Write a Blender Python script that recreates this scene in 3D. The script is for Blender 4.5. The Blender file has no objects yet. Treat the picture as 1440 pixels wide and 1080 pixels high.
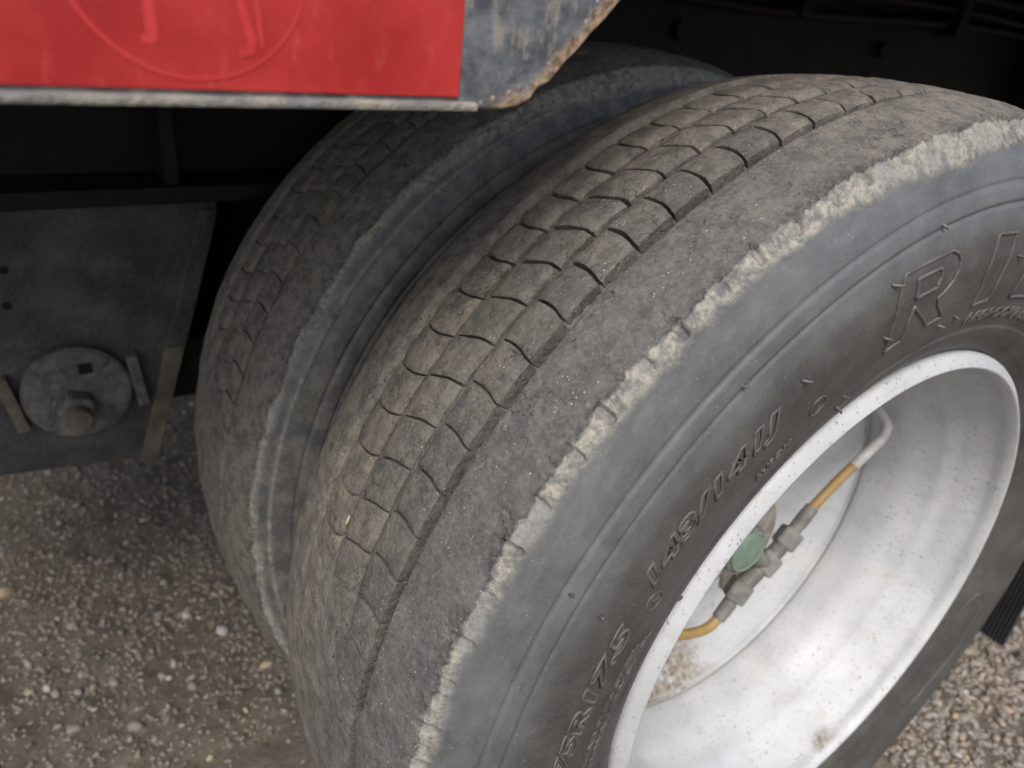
import bpy, bmesh, math, random
import numpy as np
from mathutils import Vector, Matrix

rng = np.random.default_rng(7)
random.seed(7)
sc = bpy.context.scene
col = sc.collection
PI = math.pi

# ------------------------------------------------------------------ camera
CAM_LOC = (-0.4981, -0.3070, 0.8009)
R = np.array([[0.8354, -0.1780, 0.5200],
              [-0.5421, -0.4230, 0.7261],
              [0.0907, -0.8884, -0.4499]])          # world from camera (right, down, forward)
cam = bpy.data.cameras.new('camera')
cam.sensor_width = 36.0
cam.lens = 36.0 * 1033.0 / 1440.0
cam.clip_start = 0.01
cam.clip_end = 500.0
cam.dof.use_dof = True
cam.dof.focus_distance = 0.41
cam.dof.aperture_fstop = 7.2
cam_o = bpy.data.objects.new('camera', cam)
col.objects.link(cam_o)
M = Matrix.Identity(4)
for i in range(3):
    M[i][0] = R[i, 0]
    M[i][1] = -R[i, 1]
    M[i][2] = -R[i, 2]
    M[i][3] = CAM_LOC[i]
q = M.to_quaternion()
cam_o.location = CAM_LOC
cam_o.rotation_mode = 'QUATERNION'
cam_o.rotation_quaternion = q
sc.camera = cam_o

# ------------------------------------------------------------------ light
SUN_DIR = Vector((-0.42, -0.62, 0.95)).normalized()      # towards the sun, behind thin cloud
w = bpy.data.worlds.new('World')
sc.world = w
w.use_nodes = True
nt = w.node_tree
sky = nt.nodes.new('ShaderNodeTexSky')
sky.sky_type = 'NISHITA'
sky.sun_disc = False
sky.sun_elevation = math.asin(SUN_DIR.z)
sky.sun_rotation = math.atan2(SUN_DIR.x, SUN_DIR.y)
sky.air_density = 1.0
sky.dust_density = 3.0
sky.ozone_density = 0.6
nt.links.new(sky.outputs[0], nt.nodes['Background'].inputs[0])
nt.nodes['Background'].inputs[1].default_value = 0.118
sun = bpy.data.lights.new('sun', 'SUN')
sun.energy = 1.6
sun.angle = math.radians(30)
sun.color = (1.0, 0.97, 0.93)
sun_o = bpy.data.objects.new('sun', sun)
sun_o.rotation_mode = 'QUATERNION'
sun_o.rotation_quaternion = SUN_DIR.to_track_quat('Z', 'Y')
sun_o.location = (-2, -4, 6)
col.objects.link(sun_o)

vs = sc.view_settings
vs.view_transform = 'Standard'
vs.look = 'None'
vs.gamma = 1.0
vs.use_curve_mapping = False
vs.exposure = 0.72


# ------------------------------------------------------------------ helpers
def mesh_from(name, verts, faces, smooth=True):
    me = bpy.data.meshes.new(name)
    me.from_pydata([tuple(map(float, v)) for v in verts] if not isinstance(verts, np.ndarray) else verts.tolist(), [], faces)
    if smooth:
        me.polygons.foreach_set('use_smooth', [True] * len(me.polygons))
    me.update()
    return me


def grid_mesh(name, P, closed_u=False, smooth=True, flip=False):
    """P: (nu, nv, 3) grid of points -> quads"""
    nu, nv = P.shape[:2]
    idx = np.arange(nu * nv).reshape(nu, nv)
    a = idx if closed_u else idx[:-1]
    b = np.roll(idx, -1, axis=0) if closed_u else idx[1:]
    F = np.stack([a[:, :-1], b[:, :-1], b[:, 1:], a[:, 1:]], -1).reshape(-1, 4)
    if flip:
        F = F[:, ::-1]
    me = bpy.data.meshes.new(name)
    n, m = nu * nv, len(F)
    me.vertices.add(n)
    me.vertices.foreach_set('co', P.reshape(-1).astype(np.float32))
    me.loops.add(m * 4)
    me.loops.foreach_set('vertex_index', F.reshape(-1).astype(np.int32))
    me.polygons.add(m)
    me.polygons.foreach_set('loop_start', np.arange(0, m * 4, 4, dtype=np.int32))
    me.polygons.foreach_set('loop_total', np.full(m, 4, dtype=np.int32))
    me.update(calc_edges=True)
    me.polygons.foreach_set('use_smooth', np.full(m, smooth, dtype=bool))
    me.validate()
    return me


def add(name, me, mat=None, parent=None, loc=(0, 0, 0)):
    o = bpy.data.objects.new(name, me)
    col.objects.link(o)
    if mat is not None and len(me.materials) == 0:
        me.materials.append(mat)
    o.location = loc
    if parent is not None:
        o.parent = parent
    return o


def empty(name, loc, label, cat, group=None):
    o = bpy.data.objects.new(name, None)
    col.objects.link(o)
    o.location = loc
    o.empty_display_size = 0.05
    o['label'] = label
    o['category'] = cat
    if group:
        o['group'] = group
    return o


def bm_mesh(name, bm, smooth=False):
    me = bpy.data.meshes.new(name)
    bm.normal_update()
    bm.to_mesh(me)
    bm.free()
    if smooth:
        me.polygons.foreach_set('use_smooth', [True] * len(me.polygons))
    return me


def box_bm(lo, hi, bevel=0.0, seg=2, bm=None):
    own = bm or bmesh.new()
    r = bmesh.ops.create_cube(own, size=1.0)
    vsn = r['verts']
    for v in vsn:
        for k in range(3):
            v.co[k] = (lo[k] + hi[k]) / 2 + v.co[k] * (hi[k] - lo[k])
    if bevel:
        es = list({e for v in vsn for e in v.link_edges})
        bmesh.ops.bevel(own, geom=es, offset=bevel, segments=seg, affect='EDGES', profile=0.6)
    return own


def prism_bm(poly, y0, y1, bevel=0.0, seg=2):
    """polygon in (x, z) extruded from y0 (front, towards -y) to y1"""
    bm = bmesh.new()
    f = bm.faces.new([bm.verts.new((x, y0, z)) for x, z in poly])
    r = bmesh.ops.extrude_face_region(bm, geom=[f])
    for v in [g for g in r['geom'] if isinstance(g, bmesh.types.BMVert)]:
        v.co.y = y1
    bmesh.ops.recalc_face_normals(bm, faces=bm.faces)
    if bevel:
        bmesh.ops.bevel(bm, geom=list(bm.edges), offset=bevel, segments=seg, affect='EDGES', profile=0.6)
    return bm


def tube_mesh(name, pts, rad, n=14, caps=True, samples=10):
    """smooth tube through pts; rad number or list"""
    pts = [Vector(p) for p in pts]
    rads = rad if isinstance(rad, (list, tuple)) else [rad] * len(pts)
    dense, dr = [], []
    for i in range(len(pts) - 1):
        p0 = pts[max(i - 1, 0)]
        p1, p2 = pts[i], pts[i + 1]
        p3 = pts[min(i + 2, len(pts) - 1)]
        for k in range(samples):
            t = k / samples
            dense.append(0.5 * ((2 * p1) + (p2 - p0) * t + (2 * p0 - 5 * p1 + 4 * p2 - p3) * t * t + (3 * p1 - p0 - 3 * p2 + p3) * t ** 3))
            dr.append(rads[i] * (1 - t) + rads[i + 1] * t)
    dense.append(pts[-1])
    dr.append(rads[-1])
    V, F = [], []
    ref = Vector((0, 1, 0.2)).normalized()
    for i, p in enumerate(dense):
        t = (dense[min(i + 1, len(dense) - 1)] - dense[max(i - 1, 0)]).normalized()
        a = t.cross(ref).normalized()
        b = t.cross(a)
        for k in range(n):
            an = 2 * PI * k / n
            V.append(p + (a * math.cos(an) + b * math.sin(an)) * dr[i])
    for i in range(len(dense) - 1):
        for k in range(n):
            F.append((i * n + k, i * n + (k + 1) % n, (i + 1) * n + (k + 1) % n, (i + 1) * n + k))
    if caps:
        F.append(tuple(range(n))[::-1])
        F.append(tuple(range((len(dense) - 1) * n, len(dense) * n)))
    return mesh_from(name, V, F)


def lathe(name, prof, n=96, closed_prof=False):
    """prof: (y, r) list, axis = y"""
    prof = np.array(prof, float)
    th = np.linspace(0, 2 * PI, n, endpoint=False)
    P = np.stack([prof[None, :, 1] * np.cos(th)[:, None], np.broadcast_to(prof[None, :, 0], (n, len(prof))), prof[None, :, 1] * np.sin(th)[:, None]], -1)
    return grid_mesh(name, P, closed_u=True)


def vnoise(P, seed=0):
    """3D value noise, P (...,3) -> -1..1"""
    P = np.asarray(P, float)
    i = np.floor(P).astype(np.int64)
    f = P - i
    f = f * f * (3 - 2 * f)

    def h(x, y, z):
        n = (x * 374761393 + y * 668265263 + z * 1274126177 + seed * 974711) & 0xFFFFFFFF
        n = ((n ^ (n >> 13)) * 1274126177) & 0xFFFFFFFF
        n = n ^ (n >> 16)
        return (n & 0xFFFF) / 32767.5 - 1
    x, y, z = i[..., 0], i[..., 1], i[..., 2]
    fx, fy, fz = f[..., 0], f[..., 1], f[..., 2]
    c = 0
    for dx in (0, 1):
        for dy in (0, 1):
            for dz in (0, 1):
                c = c + h(x + dx, y + dy, z + dz) * (fx if dx else 1 - fx) * (fy if dy else 1 - fy) * (fz if dz else 1 - fz)
    return c


def fbm(P, seed=0, octv=4):
    s, a, k = 0, 0.5, 1.0
    for o in range(octv):
        s = s + a * vnoise(np.asarray(P) * k, seed + o * 17)
        a *= 0.5
        k *= 2.03
    return s


def sstep(a, b, x):
    t = np.clip((x - a) / (b - a), 0, 1)
    return t * t * (3 - 2 * t)


# ------------------------------------------------------------------ node helpers
class NB:
    def __init__(self, name):
        self.m = bpy.data.materials.new(name)
        self.m.use_nodes = True
        self.t = self.m.node_tree
        self.b = self.t.nodes['Principled BSDF']
        self.geo = None

    def n(self, kind, **kw):
        nd = self.t.nodes.new(kind)
        for k, v in kw.items():
            setattr(nd, k, v)
        return nd

    def put(self, sock, v):
        if isinstance(v, bpy.types.NodeSocket):
            self.t.links.new(v, sock)
        elif isinstance(v, (tuple, list)) and len(v) == 3 and sock.type == 'RGBA':
            sock.default_value = (*v, 1)
        else:
            sock.default_value = v

    def pos(self):
        if self.geo is None:
            self.geo = self.n('ShaderNodeNewGeometry')
        return self.geo.outputs['Position']

    def obj(self):
        return self.n('ShaderNodeTexCoord').outputs['Object']

    def noise(self, scale, detail=4, rough=0.55, vec=None, dist=0.0, out=0):
        nd = self.n('ShaderNodeTexNoise')
        nd.inputs['Scale'].default_value = scale
        nd.inputs['Detail'].default_value = detail
        nd.inputs['Roughness'].default_value = rough
        nd.inputs['Distortion'].default_value = dist
        self.put(nd.inputs['Vector'], vec if vec is not None else self.pos())
        return nd.outputs[out]

    def voro(self, scale, feature='F1', vec=None, out=0, rnd=1.0):
        nd = self.n('ShaderNodeTexVoronoi', feature=feature)
        nd.inputs['Scale'].default_value = scale
        nd.inputs['Randomness'].default_value = rnd
        self.put(nd.inputs['Vector'], vec if vec is not None else self.pos())
        return nd.outputs[out]

    def math(self, op, a, b=0.0, c=0.0):
        nd = self.n('ShaderNodeMath', operation=op)
        self.put(nd.inputs[0], a)
        self.put(nd.inputs[1], b)
        self.put(nd.inputs[2], c)
        return nd.outputs[0]

    def rng(self, v, a, b, c=0.0, d=1.0):
        nd = self.n('ShaderNodeMapRange', interpolation_type='SMOOTHSTEP')
        for k, x in enumerate((v, a, b, c, d)):
            self.put(nd.inputs[k], x)
        return nd.outputs[0]

    def mix(self, f, a, b, blend='MIX'):
        nd = self.n('ShaderNodeMix', data_type='RGBA', blend_type=blend)
        self.put(nd.inputs[0], f)
        self.put(nd.inputs[6], a)
        self.put(nd.inputs[7], b)
        return nd.outputs[2]

    def attr(self, name, out='Fac'):
        nd = self.n('ShaderNodeAttribute', attribute_name=name)
        return nd.outputs[out]

    def vadd(self, a, b):
        nd = self.n('ShaderNodeVectorMath', operation='ADD')
        self.put(nd.inputs[0], a)
        self.put(nd.inputs[1], b)
        return nd.outputs[0]

    def vscale(self, a, s):
        nd = self.n('ShaderNodeVectorMath', operation='SCALE')
        self.put(nd.inputs[0], a)
        nd.inputs['Scale'].default_value = s
        return nd.outputs[0]

    def vmul(self, a, v):
        nd = self.n('ShaderNodeVectorMath', operation='MULTIPLY')
        self.put(nd.inputs[0], a)
        nd.inputs[1].default_value = v
        return nd.outputs[0]

    def bump(self, h, dist, strength=1.0, prev=None):
        nd = self.n('ShaderNodeBump')
        nd.inputs['Strength'].default_value = strength
        nd.inputs['Distance'].default_value = dist
        self.put(nd.inputs['Height'], h)
        if prev is not None:
            self.put(nd.inputs['Normal'], prev)
        return nd.outputs[0]

    def sep(self, v):
        nd = self.n('ShaderNodeSeparateXYZ')
        self.put(nd.inputs[0], v)
        return nd.outputs

    def done(self, colr, rough=0.6, normal=None, metal=0.0, spec=None):
        self.put(self.b.inputs['Base Color'], colr)
        self.put(self.b.inputs['Roughness'], rough)
        self.put(self.b.inputs['Metallic'], metal)
        if normal is not None:
            self.put(self.b.inputs['Normal'], normal)
        if spec is not None:
            self.put(self.b.inputs['Specular IOR Level'], spec)
        return self.m


def tread_nodes(B, dusty=0.0):
    """dusty worn tread rubber; returns colour, crack mask, grain"""
    o = B.obj()
    yo = B.sep(o)[1]
    big = B.noise(14, 4)
    mid = B.noise(90, 5, 0.65)
    grain = B.noise(380, 4, 0.75)
    fine = B.noise(1100, 2, 0.7)
    # clean grey rubber on the outer side, brown road dust towards the inner side
    brown = B.rng(B.math('ADD', yo, B.math('MULTIPLY', B.math('SUBTRACT', big, 0.5), 0.16)), -0.070 - dusty, 0.070 - dusty)
    pz = B.sep(B.pos())[2]
    settle = B.rng(B.math('ADD', pz, B.math('MULTIPLY', B.math('SUBTRACT', B.noise(30, 4, 0.6), 0.5), 0.10)), 0.70, 0.80)
    brown = B.math('MAXIMUM', brown, B.math('MULTIPLY', settle, 0.85))
    c = B.mix(brown, (0.118, 0.115, 0.109), (0.198, 0.173, 0.138))
    c = B.mix(B.math('MULTIPLY', B.rng(mid, 0.38, 0.64), 0.72), c, (0.066, 0.064, 0.060))
    c = B.mix(B.math('MULTIPLY', B.rng(grain, 0.50, 0.70), 0.52), c, (0.205, 0.19, 0.165))
    c = B.mix(B.math('MULTIPLY', B.rng(grain, 0.48, 0.32), 0.58), c, (0.050, 0.048, 0.045))
    c = B.mix(B.math('MULTIPLY', B.rng(fine, 0.58, 0.78), 0.30), c, (0.25, 0.235, 0.205))
    # irregular cracks, in patches
    warp = B.vadd(B.pos(), B.vscale(B.noise(150, 3, 0.6, out=1), 0.011))
    vd = B.voro(105, 'DISTANCE_TO_EDGE', warp)
    patch = B.rng(B.noise(34, 3, 0.6), 0.47, 0.62)
    cut = B.rng(B.noise(230, 2), 0.40, 0.58)
    crack = B.math('MULTIPLY', B.math('MULTIPLY', B.rng(vd, 0.0, 0.021, 1.0, 0.0), patch), cut)
    c = B.mix(B.math('MULTIPLY', crack, 0.65), c, (0.022, 0.02, 0.018))
    # stuck grit
    sp = B.rng(B.voro(330, 'F1'), 0.07, 0.17, 1.0, 0.0)
    spm = B.math('MULTIPLY', sp, B.rng(B.noise(60, 2), 0.49, 0.60))
    c = B.mix(spm, c, (0.44, 0.42, 0.37))
    return c, crack, mid, grain, spm


def mat_tread(dusty=0.0):
    B = NB('worn_tread_rubber')
    c, crack, mid, fine, spm = tread_nodes(B, dusty)
    inf = B.n('ShaderNodeObjectInfo').outputs['Random']
    c = B.mix(1.0, c, B.mix(inf, (0.86, 0.86, 0.87), (1.1, 1.08, 1.05)), 'MULTIPLY')
    nrm = B.bump(crack, -0.0012)
    nrm = B.bump(mid, 0.0022, 0.9, nrm)
    nrm = B.bump(fine, 0.0011, 1.0, nrm)
    return B.done(c, 0.82, nrm, spec=0.35)


def mat_tyre(dusty=0.0):
    B = NB('tyre_rubber')
    tc, crack, mid, fine, spm = tread_nodes(B, dusty)
    tread = B.attr('tread')
    band = B.attr('band')
    low = B.attr('low')
    fringe = B.attr('fringe')
    tc = B.mix(B.math('MULTIPLY', fringe, B.rng(B.noise(260, 4, 0.75), 0.38, 0.60)), tc, (0.036, 0.035, 0.034))
    # sidewall: grey weathered rubber with wiped streaks
    o = B.obj()
    streak = B.noise(1.0, 4, 0.6, B.vmul(o, (60, 260, 60)))
    blot = B.noise(24, 5, 0.65)
    sw = B.mix(B.rng(blot, 0.3, 0.72), (0.074, 0.076, 0.0775), (0.108, 0.111, 0.1125))
    sw = B.mix(B.math('MULTIPLY', B.rng(streak, 0.42, 0.72), 0.45), sw, (0.138, 0.142, 0.143))
    sm = B.rng(B.noise(75, 5, 0.7), 0.45, 0.72)
    sw = B.mix(B.math('MULTIPLY', sm, 0.25), sw, (0.155, 0.154, 0.149))
    lc = B.mix(B.rng(blot, 0.35, 0.7), (0.052, 0.049, 0.045), (0.083, 0.079, 0.072))
    if dusty:
        sw = B.mix(B.math('MULTIPLY', B.rng(B.noise(55, 5, 0.7), 0.42, 0.62), 0.7), B.mix(0.5, sw, (0.05, 0.05, 0.05)), (0.17, 0.155, 0.13))
    sw = B.mix(low, sw, lc)
    sg = B.noise(600, 3, 0.75)
    sw = B.mix(B.math('MULTIPLY', B.rng(sg, 0.5, 0.72), 0.25), sw, (0.17, 0.17, 0.165))
    scr = B.rng(B.noise(1.0, 3, 0.7, B.vmul(o, (900, 500, 130))), 0.62, 0.72)
    sw = B.mix(B.math('MULTIPLY', scr, 0.30), sw, (0.22, 0.22, 0.22))
    scr2 = B.rng(B.noise(1.0, 3, 0.7, B.vmul(o, (140, 500, 1000))), 0.62, 0.72)
    sw = B.mix(B.math('MULTIPLY', scr2, 0.25), sw, (0.20, 0.20, 0.20))
    sps = B.math('MULTIPLY', B.rng(B.voro(340, 'F1'), 0.04, 0.17, 1.0, 0.0), B.rng(B.noise(70, 3), 0.50, 0.64))
    sw = B.mix(B.math('MULTIPLY', sps, 0.8), sw, (0.34, 0.33, 0.305))
    # scuffed pale band
    bn = B.noise(170, 6, 0.75)
    bl = B.noise(30, 4, 0.6)
    bc = B.mix(B.rng(bn, 0.32, 0.66), (0.19, 0.182, 0.158), (0.36, 0.334, 0.272))
    bc = B.mix(B.math('MULTIPLY', B.rng(bl, 0.44, 0.64), 0.65), bc, (0.20, 0.20, 0.19))
    bc = B.mix(B.math('MULTIPLY', B.rng(fine, 0.48, 0.32), 0.7), bc, (0.11, 0.105, 0.095))
    bmask = B.math('MULTIPLY', band, B.rng(B.math('ADD', bn, B.math('MULTIPLY', bl, 0.8)), 0.66, 0.98, 0.18, 0.96))
    c = B.mix(tread, sw, tc)
    c = B.mix(bmask, c, bc)
    rough = B.math('ADD', B.math('MULTIPLY', tread, 0.33), B.rng(blot, 0.3, 0.7, 0.44, 0.58))
    rough = B.math('ADD', rough, B.math('MULTIPLY', band, 0.25))
    tb = B.math('MAXIMUM', tread, band)
    nrm = B.bump(B.math('MULTIPLY', crack, B.math('ADD', B.math('MULTIPLY', tread, 0.9), 0.06)), -0.0012)
    nrm = B.bump(B.math('MULTIPLY', mid, B.math('ADD', B.math('MULTIPLY', tb, 0.9), 0.10)), 0.0022, 0.9, nrm)
    nrm = B.bump(B.math('MULTIPLY', fine, B.math('ADD', B.math('MULTIPLY', tb, 0.9), 0.14)), 0.0007, 1.0, nrm)
    return B.done(c, rough, nrm, spec=0.45)


def mat_letter():
    B = NB('sidewall_lettering_rubber')
    blot = B.noise(60, 4, 0.6)
    c = B.mix(B.rng(blot, 0.3, 0.7), (0.062, 0.058, 0.053), (0.115, 0.109, 0.10))
    nrm = B.bump(B.noise(900, 3), 0.0002, 0.6)
    return B.done(c, 0.5, nrm)


def mat_rim():
    B = NB('white_rim_paint')
    n1 = B.noise(18, 4)
    c = B.mix(B.rng(n1, 0.35, 0.7), (0.41, 0.42, 0.428), (0.50, 0.507, 0.51))
    # blistered paint and dirt specks
    v = B.voro(120, 'F1')
    zone = B.rng(B.noise(26, 3), 0.38, 0.58)
    pits = B.math('MULTIPLY', B.rng(v, 0.06, 0.22, 1.0, 0.0), zone)
    c = B.mix(B.math('MULTIPLY', pits, 0.8), c, (0.24, 0.24, 0.235))
    v2 = B.voro(330, 'F1')
    p2 = B.math('MULTIPLY', B.rng(v2, 0.08, 0.24, 1.0, 0.0), B.rng(B.noise(60, 3), 0.34, 0.58))
    c = B.mix(B.math('MULTIPLY', p2, 0.9), c, (0.06, 0.053, 0.046))
    g = B.rng(B.noise(260, 4, 0.7), 0.52, 0.70)
    c = B.mix(B.math('MULTIPLY', g, 0.25), c, (0.33, 0.325, 0.315))
    st = B.rng(B.noise(1.0, 5, 0.7, B.vmul(B.pos(), (14, 30, 60))), 0.50, 0.74)
    c = B.mix(B.math('MULTIPLY', st, 0.30), c, (0.30, 0.275, 0.235))
    # dust film
    d = B.rng(B.noise(9, 5, 0.65), 0.48, 0.75)
    c = B.mix(B.math('MULTIPLY', d, 0.40), c, (0.36, 0.34, 0.30))
    # dried mud caught in the corner
    mud = B.math('MULTIPLY', B.attr('mud'), B.rng(B.noise(70, 4, 0.7), 0.30, 0.54))
    c = B.mix(mud, c, B.mix(B.rng(B.noise(160, 4, 0.7), 0.35, 0.65), (0.12, 0.095, 0.065), (0.36, 0.32, 0.26)))
    nrm = B.bump(pits, -0.0004)
    nrm = B.bump(B.noise(130, 4), 0.0005, 0.8, nrm)
    nrm = B.bump(mud, 0.0015, 0.8, nrm)
    return B.done(c, B.math('ADD', 0.5, B.math('MULTIPLY', mud, 0.4)), nrm)


def mat_plain(name, c0, c1, rough=0.6, nscale=40, bscale=300, bdist=0.0004, metal=0.0, dust=0.0, dustc=(0.2, 0.18, 0.15), spec=0.5):
    B = NB(name)
    c = B.mix(B.rng(B.noise(nscale, 5, 0.6), 0.3, 0.72), c0, c1)
    if dust:
        m = B.math('MULTIPLY', B.rng(B.noise(nscale * 0.6, 5, 0.7), 0.42, 0.72), dust)
        c = B.mix(m, c, dustc)
        g = B.math('MULTIPLY', B.rng(B.noise(nscale * 12, 3, 0.7), 0.58, 0.75), dust)
        c = B.mix(g, c, dustc)
    nrm = B.bump(B.noise(bscale, 4, 0.65), bdist)
    return B.done(c, rough, nrm, metal, spec=spec)


def mat_steel_plate():
    """dark bare-ish painted steel with rust along the torch-cut slanted edge"""
    B = NB('weathered_steel_plate')
    p = B.pos()
    x, y, z = B.sep(p)
    c = B.mix(B.rng(B.noise(60, 5, 0.65), 0.35, 0.68), (0.050, 0.054, 0.060), (0.150, 0.155, 0.165))
    c = B.mix(B.math('MULTIPLY', B.rng(B.noise(110, 4, 0.7, B.vmul(p, (1, 1, 0.45))), 0.52, 0.68), 0.65), c, (0.26, 0.235, 0.20))
    sp = B.math('MULTIPLY', B.rng(B.voro(190, 'F1'), 0.09, 0.22, 1.0, 0.0), B.rng(B.noise(50, 2), 0.5, 0.6))
    c = B.mix(sp, c, (0.40, 0.40, 0.40))
    # distance from the slanted cut: line x - z = const
    dd = B.math('MULTIPLY', B.math('SUBTRACT', B.math('SUBTRACT', z, x), 1.0875), 0.7071)
    dd = B.math('ADD', dd, B.math('MULTIPLY', B.math('SUBTRACT', B.noise(120, 4, 0.7), 0.5), 0.012))
    rust = B.rng(dd, 0.0035, 0.0085, 1.0, 0.0)
    # rust creeping from the bottom edge near the corner
    bt = B.math('ADD', B.math('SUBTRACT', z, 0.7675), B.math('MULTIPLY', B.math('SUBTRACT', B.noise(150, 4, 0.7), 0.5), 0.02))
    rb = B.math('MULTIPLY', B.rng(bt, 0.0015, 0.007, 1.0, 0.0), B.rng(x, -0.345, -0.328))
    rust = B.math('MAXIMUM', rust, rb)
    rc = B.mix(B.rng(B.noise(240, 4, 0.7), 0.3, 0.7), (0.085, 0.050, 0.030), (0.36, 0.255, 0.165))
    c = B.mix(rust, c, rc)
    nrm = B.bump(B.noise(160, 5, 0.7), 0.0012, 0.8)
    nrm = B.bump(rust, 0.0006, 0.8, nrm)
    return B.done(c, B.math('ADD', 0.42, B.math('MULTIPLY', rust, 0.4)), nrm)


def mat_red():
    B = NB('faded_red_reflective_sheet')
    p = B.pos()
    c = B.mix(B.rng(B.noise(26, 4), 0.3, 0.7), (0.30, 0.013, 0.012), (0.42, 0.030, 0.026))
    sc1 = B.rng(B.noise(1.0, 4, 0.7, B.vmul(p, (160, 160, 60))), 0.55, 0.75)
    c = B.mix(B.math('MULTIPLY', sc1, 0.30), c, (0.52, 0.12, 0.10))
    sp = B.math('MULTIPLY', B.rng(B.voro(150, 'F1'), 0.05, 0.13, 1.0, 0.0), B.rng(B.noise(40, 2), 0.53, 0.6))
    c = B.mix(B.math('MULTIPLY', sp, 0.6), c, (0.20, 0.06, 0.05))
    nrm = B.bump(B.noise(70, 3), 0.0006, 0.5)
    return B.done(c, 0.5, nrm, spec=0.3)


def mat_ground():
    B = NB('packed_dirt_and_grit')
    c = B.mix(B.rng(B.noise(5, 5, 0.6), 0.3, 0.7), (0.235, 0.195, 0.153), (0.315, 0.266, 0.213))
    c = B.mix(B.math('MULTIPLY', B.rng(B.noise(60, 5, 0.7), 0.4, 0.7), 0.6), c, (0.150, 0.124, 0.098))
    g = B.rng(B.noise(420, 3, 0.7), 0.56, 0.72)
    c = B.mix(B.math('MULTIPLY', g, 0.5), c, (0.40, 0.37, 0.33))
    k = B.rng(B.noise(200, 4, 0.75), 0.50, 0.36)
    c = B.mix(B.math('MULTIPLY', k, 0.6), c, (0.085, 0.070, 0.055))
    nrm = B.bump(B.noise(100, 6, 0.75), 0.012)
    nrm = B.bump(B.noise(380, 4, 0.75), 0.004, 1.0, nrm)
    return B.done(c, 0.95, nrm, spec=0.2)


STONE_COLS = [(0.27, 0.24, 0.205), (0.34, 0.305, 0.26), (0.20, 0.185, 0.162), (0.30, 0.245, 0.185), (0.25, 0.225, 0.198), (0.44, 0.35, 0.23), (0.35, 0.265, 0.20), (0.47, 0.45, 0.42), (0.145, 0.137, 0.125)]
STONE_W = np.array([5, 3, 5, 4, 5, 1.2, 1.0, 1.0, 3.0])
STONE_W = STONE_W / STONE_W.sum()


def mat_stone(i=None):
    B = NB('stone' if i is None else 'pebble')
    if i is None:
        c = B.attr('tint', 'Color')
    else:
        c = STONE_COLS[i]
    c = B.mix(B.math('MULTIPLY', B.rng(B.noise(500, 4, 0.7), 0.35, 0.7), 0.70), c, (0.250, 0.210, 0.168))
    nrm = B.bump(B.noise(700, 3, 0.7), 0.0006, 0.8)
    return B.done(c, 0.85, nrm, spec=0.3)


MT = mat_tyre()
MTR = mat_tread()
MT2 = mat_tyre(0.12)
MTR2 = mat_tread(0.12)
ML = mat_letter()
MRIM = mat_rim()
MBLACK = mat_plain('black_chassis_paint', (0.005, 0.005, 0.0055), (0.010, 0.010, 0.0105), 0.6, 25, 200, 0.0005, dust=0.3, dustc=(0.022, 0.019, 0.016), spec=0.2)
MBRACK = mat_plain('dusty_black_steel', (0.016, 0.017, 0.019), (0.050, 0.051, 0.054), 0.6, 18, 160, 0.002, dust=0.5, dustc=(0.12, 0.115, 0.105))
MWASH = mat_plain('dusty_grey_steel', (0.055, 0.054, 0.052), (0.135, 0.13, 0.122), 0.7, 70, 170, 0.003, dust=0.5, dustc=(0.24, 0.225, 0.20))
MTAN = mat_plain('dust_caked_steel', (0.085, 0.074, 0.060), (0.165, 0.143, 0.113), 0.85, 40, 300, 0.001)
MRUST = mat_plain('rusty_steel', (0.075, 0.062, 0.05), (0.155, 0.125, 0.095), 0.8, 70, 300, 0.001, dust=0.3, dustc=(0.17, 0.155, 0.135))
MPLATE = mat_steel_plate()
MRED = mat_red()
MLIP = mat_plain('scraped_grey_steel_edge', (0.15, 0.15, 0.145), (0.33, 0.295, 0.235), 0.6, 60, 260, 0.002, dust=0.6, dustc=(0.10, 0.095, 0.09))
MGREEN = mat_plain('pale_green_cap', (0.13, 0.205, 0.15), (0.19, 0.27, 0.205), 0.65, 90, 400, 0.0003, dust=0.35, dustc=(0.22, 0.21, 0.175))
MFIT = mat_plain('grey_fitting_metal', (0.105, 0.104, 0.097), (0.185, 0.18, 0.165), 0.55, 90, 300, 0.0006, dust=0.45, dustc=(0.24, 0.22, 0.185))
MHUB = mat_plain('grimy_hub_metal', (0.22, 0.19, 0.155), (0.40, 0.36, 0.30), 0.7, 60, 260, 0.001)
MYEL = mat_plain('yellow_hose', (0.29, 0.18, 0.05), (0.38, 0.245, 0.08), 0.55, 60, 500, 0.0003, dust=0.35, dustc=(0.20, 0.17, 0.13))
MSIL = mat_plain('dull_silver_stem', (0.38, 0.37, 0.36), (0.52, 0.51, 0.50), 0.45, 60, 300, 0.0002)
MFLAP = mat_plain('black_flap_rubber', (0.014, 0.014, 0.015), (0.026, 0.026, 0.027), 0.6, 40, 300, 0.0003)
MPRINT = mat_plain('lighter_red_print', (0.42, 0.018, 0.016), (0.48, 0.030, 0.027), 0.5, 40, 300, 0.0001)

# ------------------------------------------------------------------ ground
ZC = 0.385           # axle height


def axis_coords(lo, hi, step, far):
    a = list(np.arange(lo, hi + 1e-6, step))
    s, x, y = step, a[0], a[-1]
    left, right = [], []
    while x > -far:
        s *= 1.35
        x -= s
        left.append(x)
    s = step
    while y < far:
        s *= 1.35
        y += s
        right.append(y)
    return np.array(left[::-1] + a + right)


def ground_h(X, Y):
    P = np.stack([X, Y, 0 * X], -1)
    h = 0.010 * fbm(P * 6, 3, 3) + 0.009 * fbm(P * 38, 9, 3)
    near = np.exp(-((X / 0.22) ** 2 + ((Y - 0.14) / 0.33) ** 2) * 1.2)
    far = sstep(2, 6, np.hypot(X, Y))
    return h * (1 - near) * (1 - far)


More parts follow.
